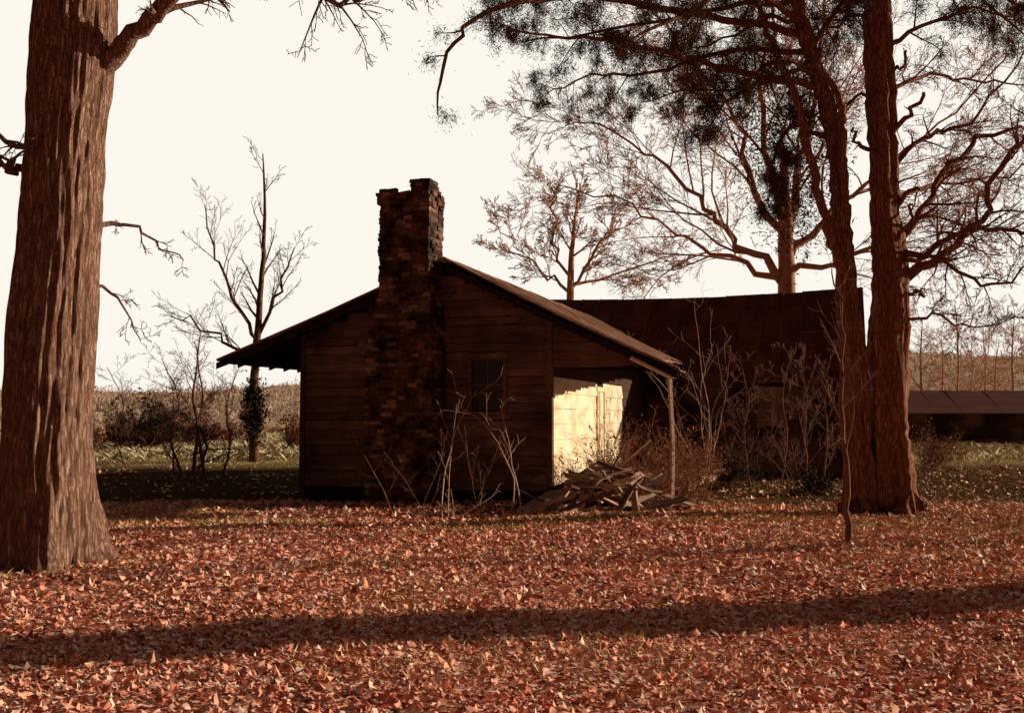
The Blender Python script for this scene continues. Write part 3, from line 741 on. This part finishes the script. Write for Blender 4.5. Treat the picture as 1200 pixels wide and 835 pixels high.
cl(cedA, [(920, -30, 17.4, .06), (830, -50, 16.5, .045), (740, -20, 15.8, .03), (640, 0, 15.2, .012)], PC, L=2.6)
cl(cedA, [(935, 30, 17.4, .05), (900, 20, 18.5, .035), (860, 40, 19.4, .025), (800, 60, 20, .012)], PC, L=2.2)
cl(cedA, [(955, 90, 17.4, .05), (915, 70, 16.6, .035), (860, 110, 16.2, .025), (830, 150, 16, .01)], PC, L=1.6)
a.obj("branches", M_bark2, cedA, smooth=True)
sprays(tips, 150000, .11, .034, "crown", cedA)

cedB = empty("cedar_tree", W(1045, 602, 17.5), 0, label="tall straight cedar trunk with sweeping bare limbs", category="tree"); cedB.location.z = 0
a = Acc(); p, r = path([(rel(cedB, W(x, y, 17.5)), rr) for x, y, rr in [(1044, 606, .43), (1044, 588, .35), (1043, 500, .31), (1041, 400, .29), (1042, 320, .29), (1037, 250, .24), (1034, 150, .225), (1030, 50, .215), (1027, -50, .19), (1022, -220, .15)]], .015, 10)
a.tube(p, r, 64, lobes=fl2); a.obj("trunk", M_bark2, cedB, smooth=True)
rg = random.Random(5); a = Acc(); tips = []; RS = .75
PR = dict(PB, kids=[14, 9, 6, 3], rmin=.004, ang=(25, 65), trop=[0, .0, -.01, 0, 0], len=(.3, .55), tiplvl=2, wander=[.12, .24, .28, .25, .2], rcap=[.032, .014, .008, .005])
cl(cedB, [(1050, 330, 17.5, .15), (1085, 310, 17.4, .11), (1125, 285, 17.2, .08), (1150, 245, 17, .07), (1185, 180, 16.8, .06), (1215, 130, 16.6, .04)], PR, L=3, jit=.05)
cl(cedB, [(1050, 300, 17.5, .11), (1075, 262, 17.6, .08), (1105, 205, 17.8, .07), (1150, 165, 18, .055), (1200, 150, 18.2, .035)], PR, L=2.6, jit=.05)
cl(cedB, [(1055, 310, 17.5, .10), (1110, 275, 17, .06), (1160, 268, 16.6, .05), (1210, 270, 16.2, .04)], PR, L=2.4, jit=.05)
cl(cedB, [(1045, 200, 17.5, .07), (1075, 165, 17.8, .055), (1110, 155, 18, .045), (1150, 130, 18.2, .035), (1200, 60, 18.4, .02)], PR, L=2.3, jit=.05)
PST = dict(PR, kids=[2, 2, 1, 1])
for st in ([(1040, 160, 17.5, .07), (1065, 135, 17.2, .055), (1082, 108, 17, .04)], [(1045, 245, 17.5, .06), (1068, 225, 17.3, .05), (1078, 222, 17.2, .04)], [(1025, 180, 17.5, .06), (1008, 168, 17.3, .045), (1000, 150, 17.2, .03)],
           [(1050, 350, 17.3, .055), (1072, 342, 17, .045), (1084, 348, 16.9, .035)], [(1045, 285, 17.3, .055), (1066, 262, 17, .045), (1070, 240, 16.9, .03)], [(1035, 90, 17.3, .05), (1056, 78, 17, .04), (1062, 60, 16.9, .03)]):
    cl(cedB, st, PST, L=.5)
cl(cedB, [(1060, 300, 17.4, .06), (1100, 300, 16.9, .045), (1150, 335, 16.4, .035), (1210, 320, 16, .02)], PR, L=2, jit=.05)
cl(cedB, [(1050, 380, 17.4, .05), (1090, 370, 17, .03), (1140, 385, 16.6, .02), (1190, 370, 16.3, .01)], PR, L=1.6, jit=.05)
cl(cedB, [(1035, 130, 17.5, .05), (1010, 110, 17.9, .04), (985, 128, 18, .035), (960, 110, 18.2, .025), (935, 80, 18.4, .015)], PR, L=1.5)
cl(cedB, [(1045, 230, 17.6, .06), (1090, 215, 18.4, .045), (1140, 215, 19, .03), (1210, 190, 19.4, .02)], PR, L=2.2, jit=.05)
cl(cedB, [(1035, 110, 17.5, .06), (1080, 90, 18, .045), (1130, 95, 18.6, .03), (1200, 100, 19, .02)], PR, L=2.2, jit=.05)
tips = []
for pts in ([(1030, 60, 17.5, .07), (1080, 30, 17, .045), (1140, 10, 16.6, .03), (1190, 20, 16.3, .015)], [(1030, -20, 17.5, .07), (1120, -20, 18, .05), (1200, 40, 18.4, .02)],
            [(1027, 20, 17.5, .06), (990, 20, 18.2, .035), (950, 50, 18.7, .02)], [(1027, -60, 17.5, .07), (1100, -60, 17, .05), (1190, 0, 16.5, .03), (1240, 60, 16.2, .02)]):
    cl(cedB, pts, PC, L=2.4)
a.obj("branches", M_bark2, cedB, smooth=True)
sprays(tips, 36000, .11, .034, "crown", cedB)

P0 = [rel(cedA, W(*q)) for q in ((925, 150, 18), (915, 190, 18.1), (930, 220, 18.0), (905, 225, 18.1), (945, 170, 18), (950, 230, 17.9), (925, 250, 18), (940, 130, 18), (900, 170, 18.1), (890, 140, 18), (960, 200, 18), (935, 275, 18), (880, 190, 18.2), (910, 110, 18), (950, 100, 18), (970, 140, 18))]
pp = np.concatenate([np.array(q)+nr.normal(0, 1, (520, 3))*np.array([.27, .27, .34]) for q in P0])
cards(pp, .05, "hanging_foliage", M_needle, cedA, aspect=.35)

def bare_tree(name, base, pl, P, seed, m, label, limbs=(), sides=9, kids=True, group=None, cat="tree", L=None, t0=.3):
    o = empty(name, (base.x, base.y, 0), 0, label=label, category=cat)
    if group: o["group"] = group
    rg = random.Random(seed); a = Acc()
    p, r = path([(q - o.location, rr) for q, rr in pl], .015, 5, rg)
    a.tube(p, r, sides); a.obj("trunk", m, o, smooth=True)
    a = Acc()
    if kids: spawn(a, p, r, dirs_of(p), L or sum((p[i+1]-p[i]).length for i in range(len(p)-1)), 0, P, rg, None, t0)
    for lb in limbs:
        limb(a, [(q-o.location, rr) for q, rr in lb], P, rg, jit=.12, t0=.15)
    a.obj("branches", m, o, smooth=True)
    return o
PF = dict(seg=[1, .7, .45, .35, .3], wander=[.10, .15, .18, .2, .2], trop=[.03, .04, .03, .02, 0], sides=[6, 4, 3, 3, 3], kids=[14, 9, 7, 5], ang=(20, 50), len=(.35, .6), rk=.45, rmin=.008, max=4, tiplvl=9, rcap=[.055, .024, .014, .010])
D = 38
lb = [[(W(x, y, D+k), r) for x, y, k, r in l] for l in (
    [(912, 320, 0, .18), (870, 285, -.5, .12), (835, 250, -1, .09), (795, 205, -1.5, .065), (740, 168, -2, .04), (665, 140, -2.5, .02)],
    [(915, 330, 0, .15), (850, 305, 1, .09), (790, 270, 2, .055), (720, 230, 3, .035), (650, 215, 4, .02)],
    [(918, 290, 0, .18), (880, 200, 0, .11), (850, 120, 1, .065), (800, 60, 2, .04), (760, 0, 3, .03)],
    [(920, 280, 0, .22), (940, 190, 1, .13), (960, 90, 2, .07), (970, -20, 3, .04)],
    [(925, 300, 0, .18), (980, 240, 1, .10), (1050, 190, 2, .06), (1120, 130, 3, .04), (1180, 60, 4, .03)],
    [(918, 260, 0, .18), (890, 150, -1, .10), (900, 60, -2, .055), (905, -40, -2, .04)],
    [(925, 320, 0, .14), (1000, 300, -1, .07), (1080, 260, -2, .045), (1150, 270, -3, .03)])]
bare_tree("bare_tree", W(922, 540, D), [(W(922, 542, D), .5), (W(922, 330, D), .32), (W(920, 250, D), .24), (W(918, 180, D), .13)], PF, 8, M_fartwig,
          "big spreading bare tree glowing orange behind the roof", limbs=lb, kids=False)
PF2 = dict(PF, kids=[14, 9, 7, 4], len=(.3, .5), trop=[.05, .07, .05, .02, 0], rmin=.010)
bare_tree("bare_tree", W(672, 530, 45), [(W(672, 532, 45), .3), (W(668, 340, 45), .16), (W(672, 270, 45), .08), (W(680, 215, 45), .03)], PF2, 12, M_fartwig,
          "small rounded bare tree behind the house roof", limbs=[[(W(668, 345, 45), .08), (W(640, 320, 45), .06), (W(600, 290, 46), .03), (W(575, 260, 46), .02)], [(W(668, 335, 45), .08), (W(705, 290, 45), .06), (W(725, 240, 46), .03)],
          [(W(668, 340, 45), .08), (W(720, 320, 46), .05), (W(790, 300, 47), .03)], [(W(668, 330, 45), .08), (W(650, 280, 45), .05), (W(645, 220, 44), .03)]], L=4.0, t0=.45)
PE = dict(PF, kids=[12, 7, 5, 3], len=(.25, .5), rmin=.006, trop=[.06, .10, .06, .03, 0], ang=(20, 50), max=3)
eo = bare_tree("bare_tree", W(300, 520, 38), [(W(298, 542, 38), .20), (W(298, 440, 38), .16), (W(305, 350, 38), .11), (W(310, 270, 38), .07), (W(308, 180, 38), .02)], PE, 4, M_twig,
          "slender bare tree standing in the field edge", limbs=[[(W(303, 400, 38), .08), (W(275, 350, 38), .06), (W(250, 300, 38.5), .04), (W(240, 240, 39), .02)], [(W(304, 390, 38), .08), (W(330, 340, 37.5), .05), (W(345, 290, 37), .02)],
          [(W(301, 430, 38), .08), (W(250, 390, 38), .05), (W(200, 370, 38), .02)]], L=5, t0=.4)
q0 = W(297, 482, 37.8)
ivy = np.array(q0)+nr.normal(0, 1, (2600, 3))*np.array([.18, .2, .50])
cards(ivy - np.array([eo.location.x, eo.location.y, 0]), .09, "ivy", M_ivy, eo, aspect=.6)
PSp = dict(PE, kids=[14, 7, 4, 2], max=3, rmin=.0045, seg=[.4, .3, .25, .2, .2], ang=(25, 65), wander=[.14, .2, .22, .2, .2], len=(.3, .6))
for i, (x, yb, yt, lean, d, r) in enumerate([(225, 560, 385, 10, 27, .055), (240, 555, 400, -12, 27.5, .05), (215, 555, 420, -25, 28, .04), (262, 550, 440, 14, 30, .035), (150, 545, 430, -25, 33, .03), (228, 558, 450, 25, 27.2, .035), (205, 552, 440, -6, 29, .03)]):
    bare_tree("sapling", W(x, yb, d), [(Vector((W(x, yb, d).x, d, -.05)), r), (W(x+lean*.6, yb-(yb-yt)*.3, d), r*.85), (W(x+lean*.2, (yb+yt)/2-15, d), r*.6), (W(x+lean, yt, d), .010)], PSp, 30+i, M_twig,
              "thin dark bare sapling in scrub beside the house", sides=6, group="saplings at the field edge", L=(yb-yt)/1200*d*.9, t0=.08)
for i, (x, yt, lean, d) in enumerate([(880, 420, -14, 24.5), (915, 405, 12, 25), (948, 430, -10, 24), (965, 415, 8, 25.2)]):
    b0 = W(x, 560, d)
    bare_tree("sapling", b0, [(Vector((b0.x, d, -.05)), .03), (W(x+lean*.6, 510, d), .024), (W(x+lean*.2, 465, d), .016), (W(x+lean, yt, d), .006)], PSp, 130+i, M_twig,
              "thin tangled sapling before the dark wing wall", sides=6, group="saplings by the wing", L=2.2, t0=.08)
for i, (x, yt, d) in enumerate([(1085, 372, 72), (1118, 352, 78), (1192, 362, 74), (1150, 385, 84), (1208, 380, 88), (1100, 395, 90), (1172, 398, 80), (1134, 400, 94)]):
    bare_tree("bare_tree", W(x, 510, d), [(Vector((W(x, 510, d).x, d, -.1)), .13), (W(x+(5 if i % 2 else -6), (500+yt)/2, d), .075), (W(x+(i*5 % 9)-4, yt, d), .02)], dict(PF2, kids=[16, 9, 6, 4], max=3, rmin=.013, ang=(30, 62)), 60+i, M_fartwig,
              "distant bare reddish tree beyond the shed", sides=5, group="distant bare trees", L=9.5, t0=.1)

bare_tree("sapling", W(994, 636, 13.2), [(Vector((W(994, 636, 13.2).x, 13.2, -.03)), .05), (W(990, 560, 13.2), .038), (W(984, 450, 13.2), .028), (W(988, 380, 13.2), .018), (W(975, 310, 13.2), .006)], dict(PB, kids=[10, 5, 3, 2], max=2, rmin=.003), 77, M_twig,
          "thin young tree rising from the leafy lawn", sides=8, L=1.8, t0=.25)

# oaks to the side of the lawn (their long shadows fall across it)
PS = dict(PF, kids=[9, 5, 3, 3], max=2, rmin=.02)
for i, (X_, Y_, r_, h_) in enumerate([(15, 12.0, .58, 17), (22, 17.2, .16, 12)]):
    b0 = Vector((X_, Y_, 0))
    bare_tree("oak_tree", b0, [(b0+Vector((0, 0, -.1)), r_*1.2), (b0+Vector((0, 0, 1)), r_), (b0+Vector((.1, .1, h_*.5)), r_*.85), (b0+Vector((0, 0, h_)), r_*.3)], PS, 90+i, M_bark,
              "tall bare oak casting long shadows over the lawn", sides=14, L=5, t0=.55, group="oaks beside the lawn")

# ------------------------------------------------------------------ shrubs
def shrub(x, y, d, n, h, seed, m, label, spread=.35, leaf=None, nleaf=0, r=.012, name="bare_shrub", base=.12, kids=(6, 4, 2), lsize=.035):
    b0 = W(x, y, d); o = empty(name, (b0.x, b0.y, 0), 0, label=label, category="shrub")
    rg = random.Random(seed); a = Acc(); tips = []
    P = dict(seg=[.2, .15, .1, .1, .1], wander=[.12, .18, .22, .2, .2], trop=[.04, .03, 0, 0, 0], sides=[5, 4, 3, 3, 3], kids=list(kids), ang=(25, 60), len=(.3, .55), rk=.5, rmin=.003, max=2, tiplvl=1)
    for i in range(n):
        dd = Vector((rg.gauss(0, spread), rg.gauss(0, spread*.7), 1))
        grow(a, Vector((rg.gauss(0, base), rg.gauss(0, base), -.03)), dd, h*rg.uniform(.55, 1.1), r*rg.uniform(.7, 1.3), 0, P, rg, tips)
    a.obj("stems", m, o, smooth=True)
    if nleaf:
        T = np.array([tuple(t[1]) for t in tips]); idx = nr.integers(0, len(T), nleaf)
        cards(T[idx]+nr.normal(0, .08, (nleaf, 3)), lsize, "foliage", leaf, o, aspect=.6)
    return o
lbl = "bare pale-stemmed shrub against the dark house wall"
KT = (4, 2, 1)
shrub(525, 606, 17.2, 2, 2.3, 1, M_twiglit, lbl, .10, r=.015, kids=KT)
shrub(595, 606, 17.4, 2, 2.1, 2, M_twiglit, lbl, .10, r=.013, kids=KT)
shrub(500, 602, 17.6, 3, 1.7, 3, M_twig, lbl, .4, kids=KT)
shrub(565, 602, 17.9, 3, 1.8, 4, M_twig, lbl, .4, kids=KT)
shrub(455, 598, 18.4, 3, 1.7, 5, M_twig, lbl, .45, kids=KT)
shrub(535, 608, 16.9, 4, .8, 6, M_twiglit, lbl, 1.3, r=.012, kids=(3, 2, 1))
shrub(828, 560, 25.5, 7, 4.4, 7, M_twiglit, "tall fan of pinkish bare shoots in front of the wing", .20, r=.016, kids=(5, 2, 1))
shrub(870, 560, 25.0, 5, 2.2, 8, M_twig, "dark tangled bare shrub by the wing wall", .4, r=.012)
shrub(930, 560, 24.0, 5, 1.8, 9, M_twig, "dark tangled bare shrub by the wing wall", .5, r=.012)
vl = "reddish dead vine tangle heaped at the porch edge"
PV = dict(name="vine_tangle", base=.35)
shrub(716, 574, 19.0, 26, 1.2, 13, M_bush, vl, 1.2, M_bush, 400, **PV)
shrub(742, 572, 19.2, 44, 1.5, 10, M_bush, vl, 1.0, M_bush, 800, **PV)
shrub(776, 574, 19.2, 44, 1.5, 11, M_bush, vl, 1.0, M_bush, 800, **PV)
shrub(818, 570, 20.5, 24, 1.2, 12, M_bush, vl, .7, M_bush, 1100, name="vine_tangle")
for i, (x, d, h) in enumerate([(855, 24, .8), (965, 21.5, .6), (1085, 30, 1.2), (1105, 36, 1.2)]):
    shrub(x, 560, d, 14, h, 40+i, M_twig, "low scrubby bush with dark dead leaves", .6, M_ivy if i < 2 else M_bush, 1500, name="bush")
for i, (x, d, h, m_) in enumerate([(148, 50, 1.7, M_ivy), (170, 48, 2.7, M_ivy), (192, 50, 2.2, M_ivy), (212, 54, 1.4, M_bush), (352, 48, 2.1, M_bush), (125, 56, 1.3, M_bush), (262, 60, 1.3, M_bush)]):
    shrub(x, 530, d, 22, h, 50+i, M_twig, "rounded scrubby bush at the edge of the field", .6, m_, 2600, name="bush", r=.025, base=.6, lsize=.09)

# ------------------------------------------------------------------ planks
def plank(p, q, wd, th, m=M_wood, roll=0):
    o_c = (p+q)/2; ax = (q-p); ln = ax.length; ax.normalize()
    a = Acc(); n = 5
    bend = rng.uniform(-.04, .04)
    for i in range(n):
        u0, u1 = -ln/2+ln*i/n, -ln/2+ln*(i+1)/n
        s = lambda u: bend*(1-(2*u/ln)**2)
        e0 = rng.uniform(-.08, .08) if i == 0 else 0; e1 = rng.uniform(-.08, .08) if i == n-1 else 0
        if i == 0:
            a.v += [Vector((u0, -wd/2, -th/2)), Vector((u0+e0, wd/2, -th/2)), Vector((u0+e0, wd/2, th/2)), Vector((u0, -wd/2, th/2))]
        a.v += [Vector((u1, -wd/2, -th/2+s(u1))), Vector((u1+e1, wd/2, -th/2+s(u1))), Vector((u1+e1, wd/2, th/2+s(u1))), Vector((u1, -wd/2, th/2+s(u1)))]
        k = i*4
        for j in range(4): a.f.append((k+j, k+(j+1) % 4, k+4+(j+1) % 4, k+4+j))
    a.f += [(3, 2, 1, 0), (n*4, n*4+1, n*4+2, n*4+3)]
    o = a.obj("plank", m, None, label="fallen weathered board in the heap at the porch", category="board", group="collapsed porch boards")
    o.location = o_c
    o.rotation_mode = 'QUATERNION'; o.rotation_quaternion = ax.to_track_quat('X', 'Z') @ Matrix.Rotation(roll, 3, 'X').to_quaternion()
plank(W(600, 608, 17.5), W(695, 552, 18.9), .24, .035, roll=.6)
plank(W(620, 608, 17.5), W(715, 556, 18.8), .18, .03, roll=.3)
plank(W(640, 607, 17.5), W(735, 562, 18.5), .14, .03, roll=.5)
for i in range(84):
    cx = rng.gauss(710, 42); cy = rng.uniform(574, 606); d = 18.0+rng.uniform(-.6, .8)
    c = W(cx, cy, d); c.z = .03+.80*rng.random()*max(0.08, 1-abs(cx-722)/90)
    ang = rng.gauss(.2, 1.0); ln = rng.uniform(.25, 1.35); v = Vector((math.cos(ang), math.sin(ang)*.8, rng.gauss(.08, .28)))*ln/2
    if c.z-abs(v.z) < .03: c.z = abs(v.z)+.04
    plank(c-v, c+v, rng.uniform(.06, .18), .026, m=(M_wood, M_siding, M_wood, M_wood, M_trim)[i % 5], roll=rng.gauss(0, .6))
print("verts", sum(len(o.data.vertices) for o in bpy.data.objects if o.type == 'MESH'))
